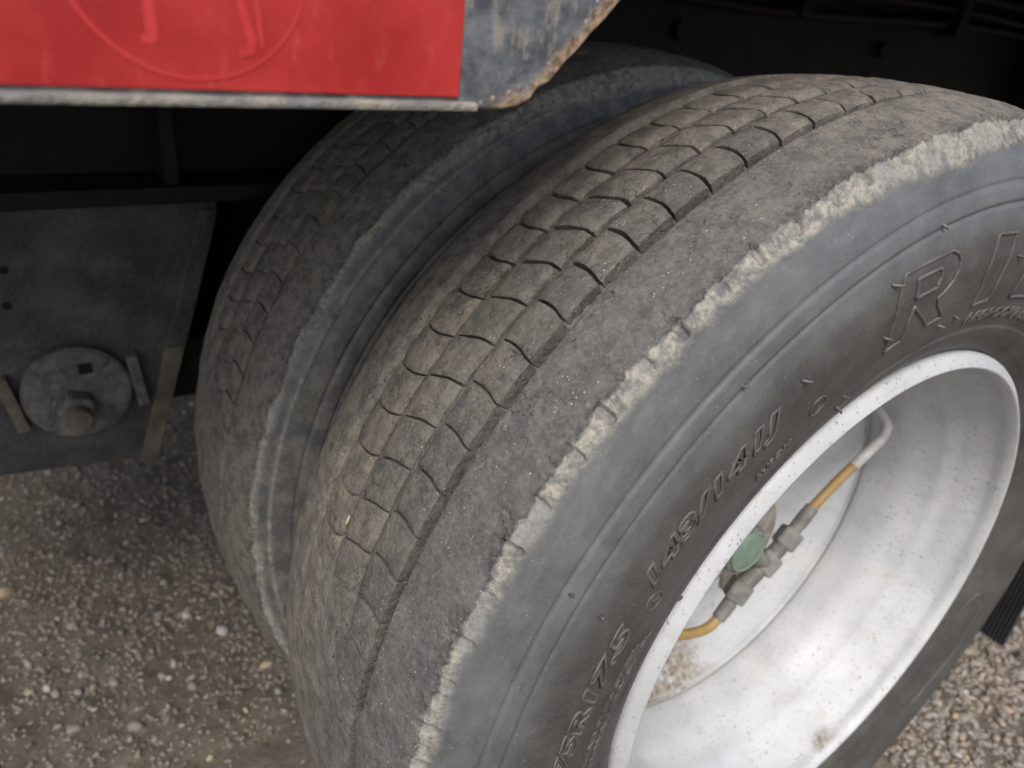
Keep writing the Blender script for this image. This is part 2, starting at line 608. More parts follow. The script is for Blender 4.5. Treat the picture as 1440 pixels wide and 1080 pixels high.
gx = axis_coords(-1.5, 1.5, 0.009, 150)
gy = axis_coords(-0.9, 1.9, 0.009, 150)
X, Y = np.meshgrid(gx, gy, indexing='ij')
ground = add('ground', grid_mesh('ground', np.stack([X, Y, ground_h(X, Y)], -1)), mat_ground())
ground['kind'] = 'structure'


def stone_base(sub, seed):
    bm = bmesh.new()
    bmesh.ops.create_icosphere(bm, subdivisions=sub, radius=1.0)
    V = np.array([v.co[:] for v in bm.verts])
    F = np.array([[v.index for v in f.verts] for f in bm.faces])
    bm.free()
    V = V * (1 + 0.32 * vnoise(V * 1.1 + seed * 3.7, seed) + 0.15 * vnoise(V * 2.6 + seed, seed + 5))[:, None]
    V = V * np.array([1.0, 0.5 + 0.35 * ((seed * 37) % 10) / 10, 0.48 + 0.25 * ((seed * 53) % 10) / 10])
    return V, F


# stones one can pick apart: children of the ground
stone_mats = [mat_stone(i) for i in range(len(STONE_COLS))]
stone_meshes = []
for k in range(18):
    V, F = stone_base(2 if k < 6 else 1, k + 1)
    me = mesh_from('stone', V, F.tolist())
    ci = k % len(STONE_COLS)
    me.materials.append(stone_mats[ci])
    stone_meshes.append(me)


def blocked(x, y):
    return abs(x) < 0.17 and -0.13 < y < 0.42


def rand_in(box):
    return (random.uniform(box[0], box[1]), random.uniform(box[2], box[3]))


spots = []
# a few conspicuous pebbles, where they lie on the ground (x, y, radius, colour index)
for (x, y, r, ci) in [(-0.610, 0.715, .016, 5), (-0.365, 0.500, .011, 7), (-0.287, 0.350, .011, 5), (-0.42, 0.43, .010, 2), (-0.49, 0.40, .011, 2), (-0.55, 0.43, .012, 2),
                      (-0.33, 0.42, .009, 5), (-0.40, 0.56, .009, 7), (0.55, -0.20, .014, 5), (0.60, -0.16, .015, 7), (0.66, -0.10, .013, 0), (0.52, -0.13, .012, 6), (0.72, 0.02, .014, 7)]:
    spots.append((x, y, r, ci))
while len(spots) < 290:
    if len(spots) % 2:
        x, y = rand_in((0.33, 0.95, -0.30, 0.22))
        r = random.uniform(0.0065, 0.011)
    else:
        x, y = rand_in((-0.75, -0.12, 0.36, 0.95))
        r = random.uniform(0.0040, 0.0075)
        if y > 0.62 and random.random() < 0.5:
            continue
    if blocked(x, y):
        continue
    ci = int(rng.choice(len(STONE_COLS), p=STONE_W))
    if x < 0 and ci in (1, 6, 7) and random.random() < 0.7:
        ci = 3
    spots.append((x, y, r, ci))
for i, (x, y, r, ci) in enumerate(spots):
    cand = [m for k, m in enumerate(stone_meshes) if k % len(STONE_COLS) == ci]
    o = bpy.data.objects.new('stone', cand[i % len(cand)])
    col.objects.link(o)
    o.parent = ground
    gz = float(ground_h(np.array([x]), np.array([y]))[0])
    o.scale = (r, r, r)
    o.location = (x, y, gz + r * 0.22)
    o.rotation_euler = (random.uniform(-.35, .35), random.uniform(-.35, .35), random.uniform(0, 6.28))

# small gravel nobody could count
NB_ = [stone_base(1, k + 40) for k in range(2)] + [stone_base(1, k + 60) for k in range(4)]
zones = [((0.30, 1.00, -0.40, 0.25), 11000, 0.0030, 0.0078), ((-0.95, -0.05, 0.30, 0.75), 9000, 0.0013, 0.0052), ((-0.95, -0.05, 0.75, 1.4), 4500, 0.0015, 0.0050), ((-1.4, 1.4, -0.8, 1.7), 4000, 0.003, 0.007), ((-0.85, -0.04, 0.32, 1.15), 9000, 0.0012, 0.0042)]
AV, AF, AC = [], [], []
off = 0
for zi, (box, cnt, r0, r1) in enumerate(zones):
    crumbs = zi == len(zones) - 1                          # crumbs of dried mud, dirt-coloured
    xs = rng.uniform(box[0], box[1], cnt)
    ys = rng.uniform(box[2], box[3], cnt)
    keep = ~((np.abs(xs) < 0.15) & (ys > -0.12) & (ys < 0.41))
    if box[1] < 0.2 and not crumbs:                        # grit lies in drifts
        cl = vnoise(np.stack([xs * 7, ys * 7, 0 * xs], -1), 77) * 0.6 + vnoise(np.stack([xs * 19, ys * 19, 0 * xs], -1), 78) * 0.4
        keep &= rng.random(cnt) < sstep(-0.45, 0.55, cl) * 0.9 + 0.1
    xs, ys = xs[keep], ys[keep]
    rs = r0 + (r1 - r0) * rng.random(len(xs)) ** 1.8
    gz = ground_h(xs, ys)
    ci = rng.choice(len(STONE_COLS), size=len(xs), p=STONE_W)
    for b in range(len(NB_)):
        sel = np.arange(len(xs)) % len(NB_) == b
        V, F = NB_[b]
        n = sel.sum()
        an = rng.uniform(0, 2 * PI, n)
        tl = rng.uniform(-0.6, 0.6, n)
        ca, sa = np.cos(an), np.sin(an)
        ct, st = np.cos(tl), np.sin(tl)
        vx = V[None, :, 0]
        vy = V[None, :, 1] * ct[:, None] - V[None, :, 2] * st[:, None]
        vz = V[None, :, 1] * st[:, None] + V[None, :, 2] * ct[:, None]
        W = np.stack([vx * ca[:, None] - vy * sa[:, None], vx * sa[:, None] + vy * ca[:, None], vz], -1) * rs[sel][:, None, None]
        W = W + np.stack([xs[sel], ys[sel], gz[sel] + rs[sel] * 0.18], -1)[:, None, :]
        AV.append(W.reshape(-1, 3))
        AF.append((F[None] + (off + np.arange(n) * len(V))[:, None, None]).reshape(-1, 3))
        tint = np.array(STONE_COLS)[ci[sel]] * rng.uniform(0.75, 1.15, (n, 1))
        if box[1] < 0.2:                                   # stones trodden into the dirt carry its dust
            keepc = rng.random((n, 1)) ** 2 * 0.8 + 0.1
            if crumbs:
                keepc = keepc * 0.15
            tint = tint * keepc + np.array([0.250, 0.208, 0.165]) * rng.uniform(0.75, 1.15, (n, 1)) * (1 - keepc)
        AC.append(np.repeat(tint, len(V), axis=0))
        off += n * len(V)
AV = np.concatenate(AV)
AF = np.concatenate(AF)
AC = np.concatenate(AC)
me = bpy.data.meshes.new('gravel')
me.vertices.add(len(AV))
me.vertices.foreach_set('co', AV.reshape(-1).astype(np.float32))
me.loops.add(len(AF) * 3)
me.loops.foreach_set('vertex_index', AF.reshape(-1).astype(np.int32))
me.polygons.add(len(AF))
me.polygons.foreach_set('loop_start', np.arange(0, len(AF) * 3, 3, dtype=np.int32))
me.polygons.foreach_set('loop_total', np.full(len(AF), 3, dtype=np.int32))
me.update(calc_edges=True)
at = me.color_attributes.new('tint', 'FLOAT_COLOR', 'POINT')
at.data.foreach_set('color', np.concatenate([AC, np.ones((len(AC), 1))], 1).reshape(-1).astype(np.float32))
gravel = add('gravel', me, mat_stone())
gravel['kind'] = 'stuff'
gravel['label'] = 'loose grey and tan gravel scattered over the packed dirt'
gravel['category'] = 'gravel'

# ------------------------------------------------------------------ trailer
trailer = empty('trailer', (0, 0.5, 0), 'black steel trailer frame over the wheels, with a red marker panel on its side beam', 'trailer')
TL = Vector((0, 0.5, 0))


def tpart(name, bm_or_me, mat, parent=None, smooth=False):
    me = bm_or_me if isinstance(bm_or_me, bpy.types.Mesh) else bm_mesh(name, bm_or_me, smooth)
    for v in me.vertices:
        v.co -= TL
    return add(name, me, mat, parent or trailer)


def hexnut(name, c, r, d, n=6, mat=MWASH, parent=None, rot=0.2):
    b = bmesh.new()
    bmesh.ops.create_cone(b, cap_ends=True, segments=n, radius1=r, radius2=r, depth=d)
    bmesh.ops.rotate(b, verts=b.verts, matrix=Matrix.Rotation(rot, 3, 'Z'))
    bmesh.ops.bevel(b, geom=list(b.edges), offset=min(0.0016, r * 0.1), segments=2, affect='EDGES')
    bmesh.ops.rotate(b, verts=b.verts, matrix=Matrix.Rotation(PI / 2, 3, 'X'))
    bmesh.ops.translate(b, verts=b.verts, vec=c)
    return b


YB = -0.05
# torch-cut side plate: long bottom edge, rounded corner, slanted cut up and over the wheel
poly = [(-0.98, 0.7665), (-0.3335, 0.7665), (-0.3245, 0.7678), (-0.3192, 0.7705), (-0.3160, 0.7750)]
zz = np.linspace(0.777, 0.93, 40)
for k, z in enumerate(zz):
    poly.append((z - 1.0875 - 0.0005 + 0.0009 * float(vnoise(np.array([z * 330, 0.3, 0.7]), 4)), z))
poly += [(0.62, 0.93), (0.80, 0.7665), (2.6, 0.7665), (2.6, 1.08), (-0.98, 1.08)]
side = tpart('side_beam', prism_bm(poly, YB, YB + 0.012, 0.0008, 1), MPLATE)
# the raised bottom lip
lipbm = prism_bm([(-0.98, 0.7660), (-0.345, 0.7660), (-0.345, 0.7692), (-0.98, 0.7692)], YB - 0.0035, YB + 0.003, 0.0012, 2)
tpart('bottom_lip', lipbm, MLIP, side)
panel = tpart('marker_panel', prism_bm([(-0.90, 0.7702), (-0.3525, 0.7706), (-0.3508, 0.90), (-0.90, 0.90)], YB - 0.0012, YB + 0.002, 0.0004, 1), MRED)
# printed ring and strokes on the panel, hardly lighter than it
cx, cz, cr = -0.4445, 0.8090, 0.0350
V, F = [], []
NR = 96
for k in range(NR):
    a = 2 * PI * k / NR
    for r in (cr - 0.0006, cr + 0.0007):
        V.append((cx + r * math.cos(a), YB - 0.00145, cz + r * math.sin(a)))
for k in range(NR):
    a, b = 2 * k, 2 * ((k + 1) % NR)
    F.append((a, a + 1, b + 1, b))
ring = tpart('printed_ring', mesh_from('printed_ring', V, F, False), MPRINT, panel)
ring['label'] = 'faint lighter red ring printed on the marker panel'
for pts in [[(-0.4580, .835), (-0.4548, .835), (-0.4545, .785), (-0.4560, .7828), (-0.4592, .7832), (-0.4594, .785), (-0.4578, .786)],
            [(-0.4378, .835), (-0.4352, .835), (-0.4318, .806), (-0.4282, .792), (-0.4262, .786), (-0.4272, .7815), (-0.4312, .7805), (-0.4322, .7825), (-0.4292, .7845), (-0.4305, .791), (-0.4342, .806)],
            [(-0.4295, .835), (-0.4275, .835), (-0.4250, .800), (-0.4238, .784), (-0.4252, .783), (-0.4268, .800)]]:
    V = [(x, YB - 0.00145, z) for x, z in pts]
    st = tpart('printed_stroke', mesh_from('printed_stroke', V, [tuple(range(len(V)))], False), MPRINT, panel)

# deck and far structure
tpart('deck', box_bm((-0.98, YB + 0.013, 1.00), (2.6, 2.35, 1.06)), MBLACK)  # frame cut short at the low-x end to let light in beneath
tpart('side_beam', box_bm((-0.98, 2.352, 0.80), (2.6, 2.40, 1.08)), MBLACK)
# main chassis rail behind the wheels: web, bottom flange, stiffener ribs
rail = tpart('chassis_rail', box_bm((-0.98, 0.505, 0.628), (2.6, 0.519, 0.999)), MBLACK)
tpart('flange', box_bm((-0.98, 0.440, 0.611), (2.6, 0.585, 0.627), 0.002), MBLACK, rail)
for x in (-0.90, -0.372, 1.3, 2.2):
    tpart('stiffener', box_bm((x - 0.006, 0.448, 0.628), (x + 0.006, 0.505, 0.998)), MBLACK, rail)
rail2 = tpart('chassis_rail', box_bm((-0.98, 1.78, 0.628), (2.6, 1.794, 0.999)), MBLACK)
tpart('flange', box_bm((-0.98, 1.715, 0.611), (2.6, 1.86, 0.627), 0.002), MBLACK, rail2)
for x in (-0.92, -0.1, 0.9):
    tpart('cross_member', box_bm((x - 0.04, 0.520, 0.80), (x + 0.04, 1.779, 0.90)), MBLACK)

tpart('sky_gap_blocker', box_bm((-0.40, 0.630, 0.33), (0.02, 1.779, 0.600), 0.01), MBLACK)  # added box, blocks the sky light showing between bracket and tyre
MLINE = mat_plain('grimy_black_hose', (0.006, 0.006, 0.0065), (0.013, 0.0125, 0.012), 0.6, 60, 300, 0.0005, dust=0.4, dustc=(0.022, 0.02, 0.017), spec=0.2)
for (z0, yy, rr) in ((0.845, 0.485, 0.007), (0.868, 0.480, 0.006), (0.905, 0.488, 0.010)):
    pts = [(x, yy + 0.004 * math.sin(x * 7 + z0 * 90), z0 + 0.008 * math.sin(x * 5.3 + z0 * 40)) for x in np.linspace(-0.96, 2.4, 16)]
    tpart('air_line', tube_mesh('air_line', pts, rr, 10, True, 4), MLINE)
for x in (0.18, 0.52, 0.95):
    tpart('line_clip', box_bm((x - 0.012, 0.468, 0.832), (x + 0.012, 0.504, 0.922), 0.003), MLINE)
for x in (0.30, 0.78):
    tpart('bolt_head', hexnut('bh', (x, 0.500, 0.800), 0.014, 0.012), MLINE)
# hanger bracket with eccentric washer, bolt and guide lugs
YP = 0.50
bp = [(-0.84, 0.6105), (-0.335, 0.6105), (-0.3255, 0.603), (-0.322, 0.590), (-0.331, 0.560), (-0.4120, 0.3065), (-0.565, 0.3215), (-0.70, 0.335), (-0.84, 0.48)]
bracket = tpart('hanger_bracket', prism_bm(bp, YP, YP + 0.012, 0.001, 1), MBRACK)
# dust-caked edge strip along the slanted edge
ed = [(-0.3700, 0.440), (-0.4115, 0.3085), (-0.4300, 0.3105), (-0.3905, 0.440)]
tpart('edge_strip', prism_bm(ed, YP - 0.004, YP + 0.001, 0.001, 1), MTAN, bracket)
ed = [(-0.3400, 0.590), (-0.3225, 0.590), (-0.331, 0.560), (-0.3690, 0.4405), (-0.3900, 0.4405), (-0.349, 0.560)]
tpart('edge_strip', prism_bm(ed, YP - 0.004, YP + 0.001, 0.001, 1), MBRACK, bracket)
# weld bead along the top, below the flange
V = []
pts = [(x, YP - 0.003, 0.6085 + 0.0015 * math.sin(x * 90)) for x in np.linspace(-0.83, -0.34, 40)]
tpart('weld_bead', tube_mesh('weld_bead', pts, 0.0045, 8, True, 2), MBRACK, bracket)
WX, WZ = -0.4795, 0.4085
wbm = bmesh.new()
bmesh.ops.create_cone(wbm, cap_ends=True, segments=48, radius1=0.0505, radius2=0.0505, depth=0.012)
bmesh.ops.bevel(wbm, geom=[e for e in wbm.edges if len(e.link_faces) == 2 and e.calc_face_angle(0) > 0.8], offset=0.002, segments=2, affect='EDGES')
bmesh.ops.rotate(wbm, verts=wbm.verts, matrix=Matrix.Rotation(PI / 2, 3, 'X'))
# shade inside the square drive socket, painted as a thin black plate
bmesh.ops.translate(wbm, verts=wbm.verts, vec=(WX, YP - 0.009, WZ))
washer = tpart('eccentric_washer', wbm, MWASH, bracket)
hole_shade = box_bm((WX + 0.004, YP - 0.0162, WZ + 0.022), (WX + 0.0165, YP - 0.0150, WZ + 0.0335))
tpart('square_hole_shade', hole_shade, MBLACK, bracket)


tpart('bolt_nut', hexnut('nut', (WX - 0.004, YP - 0.026, WZ - 0.012), 0.0195, 0.024), MWASH, bracket)
tpart('bolt_end', hexnut('bolt', (WX - 0.004, YP - 0.044, WZ - 0.012), 0.0115, 0.018, 20), MRUST, bracket)
for (lx, lz, tilt, mt) in ((-0.4225, 0.412, 0.10, MWASH), (-0.5370, 0.405, 0.18, MRUST)):
    b = box_bm((-0.0055, -0.016, -0.030), (0.0055, 0.002, 0.030), 0.0015)
    bmesh.ops.rotate(b, verts=b.verts, matrix=Matrix.Rotation(-tilt, 3, 'Y'))
    bmesh.ops.translate(b, verts=b.verts, vec=(lx, YP, lz))
    tpart('guide_lug', b, mt, bracket)
for (hx, hz) in ((-0.5193, 0.5415), (-0.5230, 0.5062)):
    tpart('bolt_hole_shade', hexnut('hole_shade', (hx, YP - 0.0004, hz), 0.0042, 0.0012, 14), MBLACK, bracket)  # flat black discs stand for the shade inside drilled openings
# second cheek of the hanger, trailing arm and axle, seen from a step aside
tpart('hanger_bracket', prism_bm(bp, YP + 0.11, YP + 0.122), MBLACK)
tpart('trailing_arm', box_bm((-0.52, YP + 0.018, 0.365), (0.30, YP + 0.105, 0.440), 0.008), MBLACK)
tpart('axle', tube_mesh('axle', [(0, 0.17, ZC), (0, 1.0, ZC), (0, 2.0, ZC)], 0.058, 32, True, 2), MBLACK)

tpart('flap_bar', tube_mesh('flap_bar', [(0.512, -0.09, 0.690), (0.512, 0.2, 0.690), (0.512, 0.512, 0.690)], 0.012, 16, True, 2), MBLACK)
# ------------------------------------------------------------------ mud flap behind the wheel
ys = np.linspace(-0.098, 0.385, 300)
zs = np.array([0.109, 0.3, 0.5, 0.700])
rib = 0.0011 * np.sign(np.sin(ys * 2 * PI / 0.0048)) * np.abs(np.sin(ys * 2 * PI / 0.0048)) ** 0.5
Pf = np.zeros((len(ys), len(zs), 3))
for j, z in enumerate(zs):
    Pf[:, j] = np.stack([0.500 - 0.004 + rib + 0.002 * np.sin(ys * 9), ys, np.full_like(ys, z)], -1)
Pb = Pf.copy()
Pb[:, :, 0] = 0.506 + 0.002 * np.sin(ys * 9)[:, None]
loop = np.concatenate([Pf, Pb[:, ::-1], Pf[:, :1]], axis=1)
me = grid_mesh('mud_flap', loop, smooth=False)
bmf = bmesh.new()
bmf.from_mesh(me)
bmesh.ops.remove_doubles(bmf, verts=bmf.verts, dist=1e-6)
bmesh.ops.holes_fill(bmf, edges=[e for e in bmf.edges if e.is_boundary], sides=0)
bmesh.ops.recalc_face_normals(bmf, faces=bmf.faces)
bmf.to_mesh(me)
bmf.free()
flap = add('mud_flap', me, MFLAP)
flap['label'] = 'black finely ribbed rubber mud flap hanging behind the tyre'
flap['category'] = 'mud flap'

# ------------------------------------------------------------------ tyres
CROWN_H = np.array([-0.0956, -0.08, -0.06, -0.046, -0.02, 0, 0.02, 0.046, 0.062, 0.078, 0.089])
CROWN_R = np.array([0.3885, 0.3925, 0.3955, 0.3967, 0.3982, 0.3985, 0.3982, 0.3967, 0.3948, 0.3912, 0.3876])


def crown(h):
    return np.interp(h, CROWN_H, CROWN_R)


OUT = [(0.0890, .3876), (0.0965, .379), (0.104, .366), (0.110, .350), (0.1145, .330), (0.116, .312), (0.1145, .292), (0.110, .272), (0.104, .254), (0.098, .2425), (0.0925, .2358), (0.086, .231)]
INN = [(-0.086, .231), (-0.0925, .2358), (-0.098, .2425), (-0.104, .254), (-0.110, .272), (-0.1145, .292), (-0.116, .312), (-0.1145, .330), (-0.111, .350), (-0.106, .366), (-0.101, .379), (-0.0956, .3885)]
poly = INN[:-1] + [(h, r) for h, r in zip(CROWN_H, CROWN_R)] + OUT[1:]
poly = np.array(poly)
s = np.concatenate([[0], np.cumsum(np.hypot(*np.diff(poly, axis=0).T))])
ds = np.arange(0, s[-1], 0.00025)
dh = np.interp(ds, s, poly[:, 0])
dr = np.interp(ds, s, poly[:, 1])
ker = np.hanning(41)
ker /= ker.sum()
pad = lambda a: np.concatenate([np.full(20, a[0]), a, np.full(20, a[-1])])
dh = np.convolve(pad(dh), ker, 'valid')
dr = np.convolve(pad(dr), ker, 'valid')
# adaptive sampling along the profile
dens = np.where(dh < -0.055, 1 / 0.0032, np.where((dh > -0.055) & (dh < 0.05) & (dr > 0.38), 1 / 0.0014, 1 / 0.0011))
cum = np.concatenate([[0], np.cumsum(dens[:-1] * 0.00025)])
npf = int(cum[-1])
u = np.interp(np.linspace(0, cum[-1], npf), cum, np.arange(len(ds)))
ph = np.interp(u, np.arange(len(ds)), dh)
pr = np.interp(u, np.arange(len(ds)), dr)
# outer sidewall h as a function of r, for lettering
osel = dh > 0.085
o_r, o_h = dr[osel][::-1], dh[osel][::-1]


def side_h(r):
    return np.interp(r, o_r, o_h)


NP = 92
PITCH = 2 * PI / NP
D2R = PI / 180
T0 = 138.63


def make_tyre(seed, fine, narrow):
    lo_, hi_ = math.radians(78), math.radians(200)
    if fine:
        th = np.concatenate([np.arange(lo_, hi_, math.radians(0.13)), np.arange(hi_, lo_ + 2 * PI, math.radians(0.5))])
    else:
        th = np.linspace(0, 2 * PI, 1100, endpoint=False)
    TH, PH = np.meshgrid(th, ph, indexing='ij')
    PR = np.meshgrid(th, pr, indexing='ij')[1].copy()
    C3 = np.stack([np.cos(TH) * PR, PH, np.sin(TH) * PR], -1) + seed * 3.1
    ontread = PR > 0.384
    inrows = sstep(-0.0575, -0.0555, PH) * sstep(0.0474, 0.0464, PH) * ontread
    angd = np.degrees(TH) % 360
    bald = sstep(157, 172, angd + (0.02 - PH) * 110 + 9 * fbm(C3 * 30, 97, 3)) * sstep(215, 205, angd)
    if narrow:
        bald = np.maximum(bald, 0.42 + 0.5 * fbm(C3 * 25, 98, 2))
    fresh = sstep(142, 122, angd) * sstep(20, 60, angd)
    PR -= inrows * (0.0042 + 0.0030 * fresh * (0 if narrow else 1) - 0.0046 * bald)
    PR -= sstep(0.0380, 0.0400, PH) * sstep(0.0474, 0.0464, PH) * ontread * (0.0052 if not narrow else 0.0012)
    PR -= np.exp(-((PH + 0.0540) / 0.0022) ** 2) * ontread * 0.0010
    # worn, chunked surface; rougher low down at the front where the tread is nearly gone
    chunk = sstep(math.radians(146), math.radians(178), TH) * sstep(0.06, 0.02, PH)
    PR += ontread * ((0.0009 + 0.0010 * chunk) * fbm(C3 * 55, 5, 4) + 0.0008 * fbm(C3 * 14, 8, 2))
    PR += ontread * 0.0002 * fbm(C3 * 210, 15, 2) * fine
    # ragged worn edge of the shoulder rib, standing proud of the scuffed band
    F2 = np.array([1, 0, 1.0])
    edge = 0.0884 + 0.0030 * fbm(C3 * 28 * F2, 12, 3) + 0.0022 * fbm(C3 * 120 * F2, 14, 4) + 0.0014 * fbm(C3 * 420 * F2, 16, 2)
    past = np.maximum(sstep(0, 0.0010, PH - edge), PR < 0.376) * (PH > 0)
    ONB = np.exp(-((PR - 0.383) / 0.0062) ** 2)
    PR -= past * ONB * 0.0006
    PR += past * ONB * 0.0003 * fbm(C3 * 160, 44, 3)
    # moulded pockets along the shoulder, one to each pitch
    ph_ = ((TH - T0 * D2R) / PITCH - 0.42 + 0.06 * np.sin(TH * 41)) % 1.0
    da = (ph_ - 0.5) * PITCH * 0.383
    along = PH - 0.0898
    pocket = np.clip(1.25 - (np.abs(da) / 0.0031) ** 3 - (np.abs(along) / 0.0047) ** 3, 0, 1) * (PR > 0.368) * (PH > 0)
    pocket = sstep(0, 0.7, pocket) * (0.0 if narrow else 1.0)
    depth = 0.0030 * (0.72 + 0.28 * np.clip(da / 0.0031, -1, 1) * -1) * (0.75 + 0.5 * np.sin(np.floor((TH - T0 * D2R) / PITCH - 0.42) * 3.7))
    PR -= pocket * depth
    edge_i = -0.0950 + 0.003 * fbm(C3 * 40 * F2, 22, 3)
    outer_side = PH > 0.09
    HH = PH.copy()
    HH -= pocket * depth * 0.8
    wv = 0.0012 * np.sin(TH * 2 + 0.7)
    for rr, dd, ww in ((0.3568, 0.0013, 0.0011), (0.3452, 0.0012, 0.0010)):
        HH -= outer_side * dd * np.exp(-((PR - rr - wv) / ww) ** 2)
    HH += outer_side * 0.0004 * sstep(0.3445, 0.3462, PR) * sstep(0.3572, 0.3555, PR)
    HH += outer_side * 0.0010 * sstep(0.2605, 0.2590, PR) * sstep(0.243, 0.246, PR)      # rim guard ring
    HH += outer_side * (PR > 0.25) * 0.0003 * fbm(C3 * 20, 41, 3)
    # wear attributes
    arc = 0.3876 - PR - pocket * 0.001
    ang = np.degrees(TH) % 360
    wid = (0.0072 if narrow else 0.0082) + 0.0040 * fbm(C3 * 7 * F2, 61, 2) + 0.0026 * fbm(C3 * 60 * F2, 62, 3)
    wid = wid + 0.009 * np.exp(-((ang - 100) / 13) ** 2)            # wider scuff over the top of the wheel
    band_o = past * sstep(0.0022, -0.0036, arc - wid) * (1 - 0.35 * pocket)
    if narrow:
        w2 = 0.0135 + 0.002 * fbm(C3 * 9 * F2, 81, 2)
        band_o = np.maximum(band_o, 0.85 * past * np.exp(-((arc - w2) / 0.0017) ** 2))
    band_i = sstep(0.0, -0.002, PH - edge_i) * sstep(0, -0.002, (0.3885 - PR) - wid) * (PH < 0)
    band = np.clip(band_o + 0.5 * band_i, 0, 1)
    tread = np.where(PH > 0, 1 - past, sstep(-0.001, 0.001, PH - edge_i) * (PR > 0.365))
    fringe = np.exp(-np.clip(edge - PH, 0, None) / 0.0032) * (PH > 0) * (PR > 0.372) * sstep(0.30, 0.55, 0.5 + 0.9 * fbm(C3 * 60 * F2, 91, 2))
    low = sstep(0.342, 0.318, PR + 0.012 * fbm(C3 * 10, 71, 2))
    XX = np.cos(TH) * PR
    ZZ = np.sin(TH) * PR
    flat = -ZC - 0.0005
    push = np.clip(flat - ZZ, 0, None)
    YY = -HH * (1 + push * 2.0)
    ZZ = np.maximum(ZZ, flat)
    me = grid_mesh('tyre', np.stack([XX, YY, ZZ], -1), closed_u=True)
    for nm, arr in (('band', band), ('tread', tread), ('low', low), ('fringe', fringe)):
        a = me.attributes.new(nm, 'FLOAT', 'POINT')
        a.data.foreach_set('value', arr.reshape(-1).astype(np.float32))
    me.materials.append(MT2 if narrow else MT)
    return me


# tread blocks
S_H = [np.array([-.0515, -.0500, -.0438, -.0361, -.0271, -.0215]), np.array([-.0205, -.0093, .0019, .0108, .0118]), np.array([.0124, .0195, .0287, .0378, .0462])]
S_T = [np.array([140.80, 141.03, 141.24, 141.27, 140.98, 140.62]), np.array([140.51, 139.90, 139.41, 139.31, 139.30]), np.array([138.63, 138.36, 138.39, 138.72, 138.86])]
ROWS = [(-0.0510, -0.0228), (-0.0192, 0.0100), (0.0138, 0.0400)]


def block_mesh(row, seed, fresh=False):
    h0, h1 = ROWS[row]
    if fresh:
        h0, h1 = h0 + 0.0006, h1 - 0.0009
    nu, nv = 9, 8
    gap = (0.17 if fresh else 0.105) * D2R
    uu = np.array([0, .03, .12, .3, .5, .7, .88, .97, 1.0])
    vv = np.array([0, .05, .16, .36, .62, .82, .94, 1.0])
    hs = h0 + (h1 - h0) * vv
    st = (np.interp(hs, S_H[row], S_T[row]) - T0) * D2R
    P = np.zeros((nu, nv, 3))
    r_ = np.random.default_rng(seed * 10 + row)
    tiltu, tiltv = r_.uniform(-0.0005, 0.0005, 2)
    ex = r_.uniform(0.0006, 0.0014)
    for i, a in enumerate(uu):
        for j, b in enumerate(vv):
            t = st[j] + gap + a * (PITCH - 2 * gap)
            r = crown(hs[j])
            dv = min(b, 1 - b) * (h1 - h0)
            du = min(a, 1 - a) * PITCH * 0.397
            rd = (0.0026 if row < 2 else (0.0024 if fresh else 0.0012)) if b > 0.5 else 0.0014            # edges worn round across the tread
            r -= rd * max(0, 1 - dv / 0.0052) ** 2
            r -= (0.0011 if fresh else 0.0006) * max(0, 1 - du / (0.0026 if fresh else 0.0016)) ** 2
            r += tiltu * (a - .5) + tiltv * (b - .5)
            r += 0.0005 * float(vnoise(np.array([a * 4 + seed * 7, b * 4, row * 5.0]), 3))
            if a in (0, 1) and b not in (0, 1):
                t += (r_.uniform(-1, 1)) * 0.035 * D2R
            P[i, j] = (r * math.cos(t), -hs[j] + r_.uniform(-.0003, .0003) * (b in (0, 1)), r * math.sin(t))
    V = P.reshape(-1, 3).tolist()
    F = []
    ix = lambda i, j: i * nv + j
    for i in range(nu - 1):
        for j in range(nv - 1):
            F.append((ix(i, j), ix(i, j + 1), ix(i + 1, j + 1), ix(i + 1, j)))
    ringi = [ix(0, j) for j in range(nv)] + [ix(i, nv - 1) for i in range(1, nu)] + [ix(nu - 1, j) for j in range(nv - 2, -1, -1)] + [ix(i, 0) for i in range(nu - 2, 0, -1)]
    base = len(V)
    for k in ringi:
        x, y, z = V[k]
        rr = math.hypot(x, z)
        f = (rr - 0.0125) / rr
        V.append((x * f, y, z * f))
    n = len(ringi)
    for k in range(n):
        a, b = ringi[k], ringi[(k + 1) % n]
        F.append((b, a, base + k, base + (k + 1) % n))
    me = mesh_from('tread_block', V, F)
    me.materials.append(MTR)
    # keep wall edges crisp
    bm = bmesh.new()
    bm.from_mesh(me)
    bmesh.ops.recalc_face_normals(bm, faces=bm.faces)
    for e in bm.edges:
        if len(e.link_faces) == 2 and e.calc_face_angle(0) > 0.7:
            e.smooth = False
    bm.to_mesh(me)
    bm.free()
    return me


block_meshes = [[block_mesh(r, k) for k in range(4)] for r in range(3)]
fresh_meshes = [[block_mesh(r, k + 20, True) for k in range(4)] for r in range(3)]


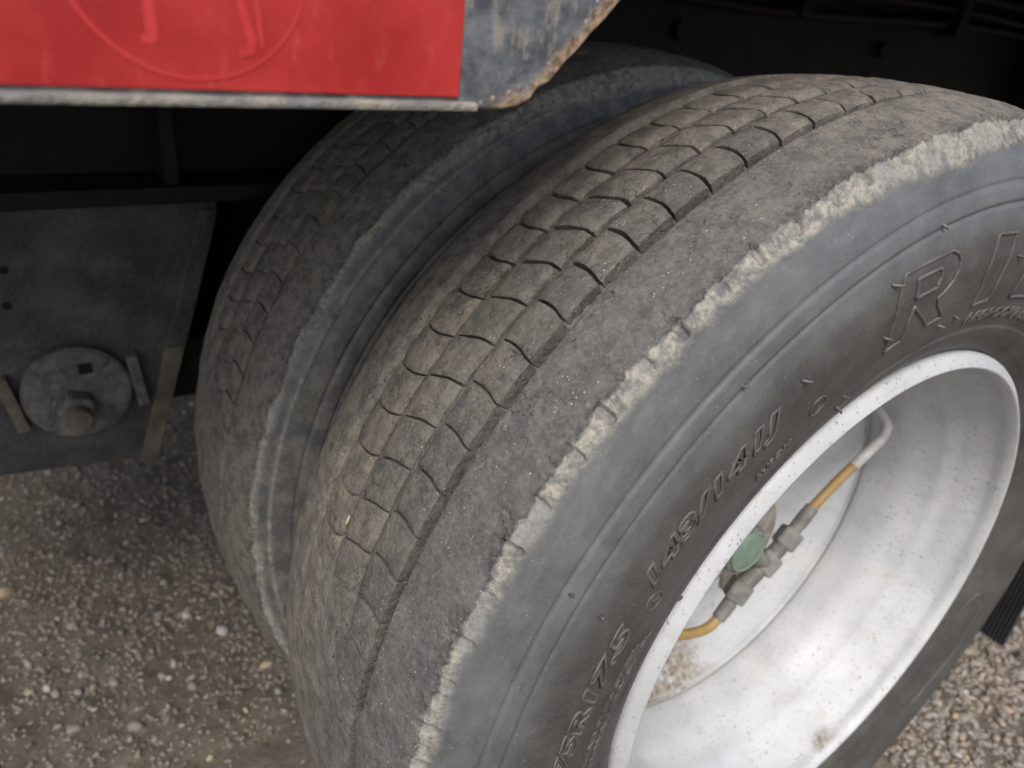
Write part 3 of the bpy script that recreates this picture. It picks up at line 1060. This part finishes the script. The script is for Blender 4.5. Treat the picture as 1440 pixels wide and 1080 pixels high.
# rim (shared by both wheels)
rim_prof = [(0.078, .226), (0.086, .2312), (0.0905, .2354), (0.0930, .2366), (0.0955, .2368), (0.0975, .2362), (0.0990, .2352), (0.1035, .2288), (0.1038, .2280), (0.1035, .2272), (0.1022, .2262), (0.0990, .2246), (0.0955, .2236), (0.0915, .2242), (0.0870, .2238),
            (0.080, .2200), (0.068, .2150), (0.060, .2125), (0.0565, .2085), (0.050, .2066), (0.033, .2030), (0.0295, .2000), (0.012, .1978), (-0.006, .1962), (-0.0135, .1958), (-0.0160, .1968), (-0.0175, .1990), (-0.0205, .1992), (-0.0215, .1965), (-0.0222, .1925), (-0.0240, .189),
            (-0.030, .180), (-0.046, .162), (-0.066, .142), (-0.082, .125), (-0.090, .110), (-0.092, .085), (-0.092, .04)]
rp = np.array(rim_prof)
rim_full = [(-h, r) for h, r in rim_prof]
n_rt = 360
P = np.zeros((n_rt, len(rim_full), 3))
tr = np.linspace(0, 2 * PI, n_rt, endpoint=False)
for j, (y, r) in enumerate(rim_full):
    P[:, j] = np.stack([r * np.cos(tr), np.full(n_rt, y), r * np.sin(tr)], -1)
rim_me = grid_mesh('rim', P, closed_u=True, flip=False)
mud = np.zeros((n_rt, len(rim_full)))
adeg = np.degrees(tr)
for j, (h, r) in enumerate(rim_prof):
    if h < -0.0200 and r > 0.155:
        mud[:, j] = np.exp(-((adeg - 262) / 17) ** 4)
    if abs(h - 0.092) < 0.007 and r < 0.2265:
        mud[:, j] = 0.9 * np.exp(-((adeg - 292) / 3) ** 4)
a = rim_me.attributes.new('mud', 'FLOAT', 'POINT')
a.data.foreach_set('value', mud.reshape(-1).astype(np.float32))
rim_me.materials.append(MRIM)
# outside of the barrel and inner flange, closing the wheel behind the tyre
barrel_me = lathe('barrel', [(-0.078, .2255), (-0.05, .214), (-0.02, .206), (0.05, .207), (0.08, .222), (0.088, .2345), (0.094, .2362), (0.099, .233), (0.098, .226), (0.085, .217), (0.05, .200), (0.02, .1955)], 128)
barrel_me.materials.append(MRIM)


def surf_point(theta, r, lift):
    h = side_h(r) + lift
    return (r * math.cos(theta), -h, r * math.sin(theta))


def text_mesh(txt, size, shear=0.0, outline=0.0, extrude=0.0, spacing=1.0, fat=0.0):
    cu = bpy.data.curves.new('txt', 'FONT')
    cu.body = txt
    cu.size = size
    cu.shear = shear
    cu.space_character = spacing
    cu.resolution_u = 3
    cu.offset = fat
    if outline:
        cu.fill_mode = 'NONE'
        cu.bevel_depth = outline
        cu.bevel_resolution = 1
    else:
        cu.extrude = extrude
        cu.bevel_depth = extrude * 0.6
        cu.bevel_resolution = 1
    o = bpy.data.objects.new('txt', cu)
    col.objects.link(o)
    bpy.context.view_layer.update()
    me = bpy.data.meshes.new_from_object(o.evaluated_get(bpy.context.evaluated_depsgraph_get()))
    bpy.data.objects.remove(o)
    n = len(me.vertices)
    co = np.zeros(n * 3)
    me.vertices.foreach_get('co', co)
    co = co.reshape(-1, 3)
    return me, co


def lettering(name, txt, theta0, theta1, r_base, cap, tyre, shear=0.15, outline=0.0, extrude=0.0, lift=0.0, spacing=1.0, fat=0.0):
    """raised text running from theta0 to theta1 (degrees, decreasing) with cap height cap at radius r_base"""
    me, co = text_mesh(txt, 1.0, shear, 0.0001, 0, spacing)
    w0 = co[:, 0].max() - co[:, 0].min()
    H0 = 0.73
    size = cap / H0
    me, co = text_mesh(txt, size, shear, outline, extrude, spacing, fat)
    width = (theta0 - theta1) * D2R * r_base
    cw = co[:, 0].max() - co[:, 0].min()
    co[:, 0] = (co[:, 0] - co[:, 0].min()) * width / cw
    t = theta0 * D2R - co[:, 0] / r_base
    r = r_base + co[:, 1]
    h = side_h(r) + co[:, 2] + lift
    out = np.stack([r * np.cos(t), -h, r * np.sin(t)], -1)
    me.vertices.foreach_set('co', out.reshape(-1))
    me.update()
    me.materials.clear()
    me.materials.append(ML)
    me.polygons.foreach_set('use_smooth', np.full(len(me.polygons), bool(outline)))
    o = add(name, me, None, tyre)
    o['label'] = 'raised sidewall lettering reading ' + txt
    return o


def ring_mark(theta, r, rad, tyre):
    V = []
    c = theta * D2R
    pts = [(math.cos(a) * rad, math.sin(a) * rad) for a in np.linspace(0, 2 * PI, 25)]
    P3 = [surf_point(c - x / r, r + y, 0.0003) for x, y in pts]
    o = add('moulded_ring', tube_mesh('moulded_ring', P3, 0.00055, 6, False, 2), ML, tyre)
    tri = [(-0.55, -0.5), (0.55, -0.5), (0.0, 0.62)]
    lo = [surf_point(c - x * rad / r, r + y * rad, -0.0006) for x, y in tri]
    hi = [surf_point(c - x * rad * .8 / r, r + y * rad * .8, 0.0010) for x, y in tri]
    add('moulded_triangle', mesh_from('moulded_triangle', lo + hi, [(0, 1, 2), (3, 5, 4), (0, 3, 4, 1), (1, 4, 5, 2), (2, 5, 3, 0)], False), ML, tyre)


def build_wheel(y, label, phase, tyre_me):
    wl = empty('dual_wheel', (0, y, ZC), label, 'wheel', 'twin wheels on the trailer axle')
    tyre = add('tyre', tyre_me, None, wl)
    kk = 0
    for row in range(3):
        for i in range(NP):
            t = (T0 * D2R + i * PITCH + phase) % (2 * PI)
            tm = t + PITCH / 2
            if math.sin(tm) * 0.398 < -ZC + 0.03:            # pressed into the ground
                continue
            if 174 < math.degrees(tm) % 360 < 210 and row < 2:      # worn away altogether
                continue
            src = fresh_meshes if (y < 0.1 and math.degrees(tm) % 360 < 134) else block_meshes
            o = bpy.data.objects.new('tread_block', src[row][(i * 7 + row * 3 + (i // 5)) % 4])
            col.objects.link(o)
            o.parent = tyre
            o.rotation_euler = (0, -t, 0)
            if y > 0.1:
                o.material_slots[0].link = 'OBJECT'
                o.material_slots[0].material = MTR2
    rim = add('rim', rim_me, None, wl)
    add('barrel', barrel_me, None, rim)
    return wl, tyre, rim


wheel, tyre, rim = build_wheel(0.0, 'outer twin wheel with white dished rim and worn tyre showing raised sidewall lettering', 0.0, make_tyre(0, 1, False))
wheel2, tyre2, rim2 = build_wheel(0.282, 'inner twin wheel with dusty bald tyre, mostly hidden behind the white-rimmed wheel', 0.021, make_tyre(1, 0, True))
rim2.rotation_euler = (0, 0.6, 0)



def outline(name, pts, tyre, rad=0.00115, label=None):
    """closed moulded ridge along (theta, r) points on the sidewall"""
    P3 = []
    n = len(pts)
    for k in range(n):
        (t0, r0), (t1, r1) = pts[k], pts[(k + 1) % n]
        for q_ in np.linspace(0, 1, 5)[:-1]:
            P3.append(surf_point((t0 + (t1 - t0) * q_) * D2R, r0 + (r1 - r0) * q_, 0.0001))
    P3.append(P3[0])
    P3.append(P3[1])
    o = add(name, tube_mesh(name, P3, rad, 7, False, 2), ML, tyre)
    if label:
        o['label'] = label
    return o


outline('raised_lettering', [(110.0, .3317), (106.6, .3308), (102.9, .3299), (101.8, .3265), (101.2, .3218), (101.2, .3163), (101.8, .3101), (102.9, .3049), (103.9, .3030), (103.5, .2977), (101.2, .2852), (104.1, .2846),
        (106.6, .2977), (108.2, .3072), (108.7, .2990), (109.1, .2856), (112.0, .2862), (111.7, .3000), (110.9, .3190)], tyre, label='raised outline of the letter R')
outline('raised_lettering', [(108.0, .3242), (104.5, .3228), (104.2, .3207), (104.3, .3170), (104.8, .3115), (108.2, .3128)], tyre, label='raised inner outline of the letter R')
outline('raised_lettering', [(94.5, .3283), (91.0, .3269), (90.9, .3100), (90.8, .2834), (94.3, .2826), (94.9, .3060)], tyre, label='raised outline of the letter I')
outline('raised_lettering', [(84.6, .3275), (78.0, .3265), (75.0, .3200), (74.6, .3000), (76.8, .2870), (79.0, .2835), (84.6, .2830)], tyre, label='raised outline of the letter D')
outline('moulded_outline', [(-16.0, .268), (-18.5, .262), (-24, .258), (-34, .2565), (-42, .258), (-45.5, .263), (-46.2, .272), (-44.5, .285), (-30, .292), (-18, .285), (-15.5, .276)], tyre, 0.0008)
lettering('raised_lettering', '235/75R17.5', 184.2, 152.6, 0.2985, 0.0128, tyre, 0.28, outline=0.00075, lift=0.0003, fat=0.0008)
lettering('raised_lettering', '143/141J', 148.6, 127.6, 0.3050, 0.0122, tyre, 0.28, outline=0.00075, lift=0.0003, spacing=1.15, fat=0.0008)
lettering('raised_lettering', 'REGROOVABLE', 93.2, 72.0, 0.2675, 0.0085, tyre, 0.1, outline=0.00055, lift=0.0003)
lettering('raised_lettering', 'TREAD PLIES STEEL', 176.0, 156.0, 0.2790, 0.0045, tyre, 0.1, extrude=0.0004, lift=0.0003)
lettering('raised_lettering', 'SIDEWALL PLY STEEL', 177.5, 154.5, 0.2710, 0.0045, tyre, 0.1, extrude=0.0004, lift=0.0003)
lettering('raised_lettering', 'K-JROM', 133.2, 127.2, 0.2760, 0.0060, tyre, 0.3, extrude=0.0004, lift=0.0003)
ring_mark(122.9, 0.2885, 0.0062, tyre)
ring_mark(150.0, 0.2935, 0.0062, tyre)


# moulding vent hairs
def hair(t, r, L, dirx, diry):
    p0 = Vector(surf_point(t * D2R, r, -0.0003))
    p1 = Vector(surf_point((t - dirx) * D2R, r + diry * 0.5, L * 0.8))
    p2 = Vector(surf_point((t - 2 * dirx) * D2R, r + diry, L))
    add('vent_hair', tube_mesh('vent_hair', [p0, p1, p2], [0.0010, 0.0009, 0.0007], 8, True, 4), ML, tyre)


for (t, r, L, dx, dy) in ((129.9, .3470, .0025, .15, -.001), (151.2, .3535, .0025, .1, .0), (152.4, .3300, .0028, .1, .001), (124.5, .3190, .003, .3, -.002),
                          (111.9, .3310, .003, .5, -.002), (112.6, .2990, .003, .4, -.003), (104.5, .3470, .0025, .1, -.002), (88.8, .312, .003, .5, -.001), (97.2, .2785, .002, .4, -.003), (118.0, .2720, .002, .4, -.004), (118.4, .2625, .003, .4, -.008), (151.0, .2520, .0020, .25, -.007), (100.5, .2770, .003, .4, -.002)):
    hair(t, r, L, dx, dy)

# a sliver of stone stuck in the tread
V, F = stone_base(1, 5)
sl = mesh_from('stuck_pebble', V * np.array([0.0045, 0.0016, 0.002]), F.tolist())
sl.materials.append(stone_mats[5])
o = add('stuck_pebble', sl, None, tyre)
tt = 158.6 * D2R
o.location = (0.3975 * math.cos(tt), 0.0205, 0.3975 * math.sin(tt))
o.rotation_euler = (0, -tt - PI / 2, 0)

# ------------------------------------------------------------------ hub and tyre pressure equaliser inside the rim
hub_me = lathe('hub', [(0.16, 0.078), (0.040, 0.078), (0.034, 0.074), (0.030, 0.060), (0.026, 0.040), (0.022, 0.0001)], 64)
add('hub', hub_me, MHUB, wheel)
# wheel nuts on the disc
for k in range(10):
    a_ = 2 * PI * (k + 0.3) / 10
    b = hexnut('n', (0.1125 * math.cos(a_), 0.080, 0.1125 * math.sin(a_)), 0.016, 0.026)
    add('wheel_nut', bm_mesh('wheel_nut', b), MFIT, wheel)

eq = bpy.data.objects.new('pressure_equaliser', None)
col.objects.link(eq)
eq.parent = wheel
eq.location = (0, 0, 0)
eq['label'] = 'tyre pressure equaliser with pale green cap and two yellow hoses'
# mounting plate with two open slots
bm = bmesh.new()
outl = []
for k in range(64):
    a_ = 2 * PI * k / 64
    r = 0.054
    d_ = min(abs((math.degrees(a_) - c + 180) % 360 - 180) for c in (78, 258))
    if d_ < 11:
        r = 0.030 + 0.004 * (d_ / 11)
    outl.append((-0.010 + r * math.cos(a_), 0.006 + r * math.sin(a_)))
add('mounting_plate', bm_mesh('mounting_plate', prism_bm(outl, 0.004, 0.010, 0.0006, 1)), MHUB, eq)
add('spacer', lathe('spacer', [(0.03, 0.030), (0.008, 0.030), (0.007, 0.0001)], 40), MHUB, eq)
CX, CZ = -0.0095, 0.0085
body = lathe('body', [(0.006, 0.024), (-0.004, 0.0245), (-0.0075, 0.0240), (-0.0085, 0.0225), (-0.0086, 0.0001)], 48)
for v in body.vertices:
    v.co.x += CX
    v.co.z += CZ
add('body', body, MFIT, eq)
cap = lathe('green_cap', [(-0.0080, 0.0212), (-0.0105, 0.0212), (-0.0118, 0.0203), (-0.0119, 0.0192), (-0.0110, 0.0186), (-0.0109, 0.0178), (-0.0116, 0.0168), (-0.0122, 0.010), (-0.0124, 0.0001)], 48)
for v in cap.vertices:
    v.co.x += CX
    v.co.z += CZ
add('green_cap', cap, MGREEN, eq)


def bar(name, p, q_, r, mat, n=6, bev=0.0012, parent=None):
    p, q_ = Vector(p), Vector(q_)
    d = q_ - p
    b = bmesh.new()
    bmesh.ops.create_cone(b, cap_ends=True, segments=n, radius1=r, radius2=r, depth=d.length)
    if bev:
        bmesh.ops.bevel(b, geom=list(b.edges), offset=bev, segments=2, affect='EDGES')
    bmesh.ops.rotate(b, verts=b.verts, matrix=d.to_track_quat('Z', 'Y').to_matrix())
    bmesh.ops.translate(b, verts=b.verts, vec=(p + q_) / 2)
    return add(name, bm_mesh(name, b), mat, parent or eq)


def threads(p, q_, r, n):
    for k in range(n):
        t0 = p + (q_ - p) * ((k + 0.25) / n)
        t1 = p + (q_ - p) * ((k + 0.70) / n)
        bar('thread_ring', t0, t1, r, MFIT, 16, 0.0003)


A = Vector((0.0505, -0.008, 0.0015))
Bp = Vector((0.0265, -0.008, -0.0190))
Cp = Vector((-0.0045, -0.008, -0.0400))
du = (Vector((0.0757, -0.008, 0.0283)) - A).normalized()
dl = (Vector((-0.0200, -0.008, -0.0640)) - Cp).normalized()
bar('fitting_nut', A - du * 0.010, A + du * 0.009, 0.0130, MFIT, 4)
bar('fitting_nut', Bp - (A - Bp).normalized() * 0.010, Bp + (A - Bp).normalized() * 0.010, 0.0135, MFIT, 4)
bar('fitting_nut', Cp - dl * 0.010, Cp + dl * 0.010, 0.0130, MFIT, 4)
bar('fitting_neck', Bp, A, 0.0072, MFIT, 16, 0)
bar('fitting_neck', Cp, Bp, 0.0075, MFIT, 16, 0)
bar('fitting_arm', Bp, (CX + 0.004, 0.0, CZ - 0.006), 0.0085, MFIT, 16, 0)
bar('hose_ferrule', A + du * 0.008, Vector((0.0757, -0.008, 0.0283)), 0.0064, MFIT, 16, 0.0006)
bar('hose_ferrule', Cp + dl * 0.008, Vector((-0.0230, -0.008, -0.0665)), 0.0064, MFIT, 16, 0.0006)
threads(Bp + (A - Bp) * 0.33, Bp + (A - Bp) * 0.66, 0.0082, 4)
threads(Cp + (Bp - Cp) * 0.30, Cp + (Bp - Cp) * 0.68, 0.0084, 5)
threads(A + du * 0.016, A + du * 0.030, 0.0070, 4)
threads(Cp + dl * 0.013, Cp + dl * 0.026, 0.0070, 4)
add('yellow_hose', tube_mesh('yellow_hose', [(0.0740, -0.008, 0.0265), (0.092, -0.009, 0.043), (0.108, -0.0095, 0.0555), (0.1215, -0.010, 0.0640)], 0.0047, 16), MYEL, eq)
add('valve_stem', tube_mesh('valve_stem', [(0.1195, -0.010, 0.0628), (0.140, -0.010, 0.0755), (0.158, -0.009, 0.0850), (0.168, -0.004, 0.0945), (0.166, 0.006, 0.1060), (0.160, 0.012, 0.117)], [0.0052, 0.0050, 0.0046, 0.0050, 0.0055, 0.006], 16), MSIL, eq)
add('yellow_hose', tube_mesh('yellow_hose', [(-0.0215, -0.008, -0.0645), (-0.034, -0.008, -0.0720), (-0.052, -0.008, -0.0700), (-0.078, -0.007, -0.0600), (-0.105, 0.010, -0.048), (-0.125, 0.05, -0.038), (-0.128, 0.078, -0.036)], 0.0047, 16), MYEL, eq)

bpy.context.view_layer.update()
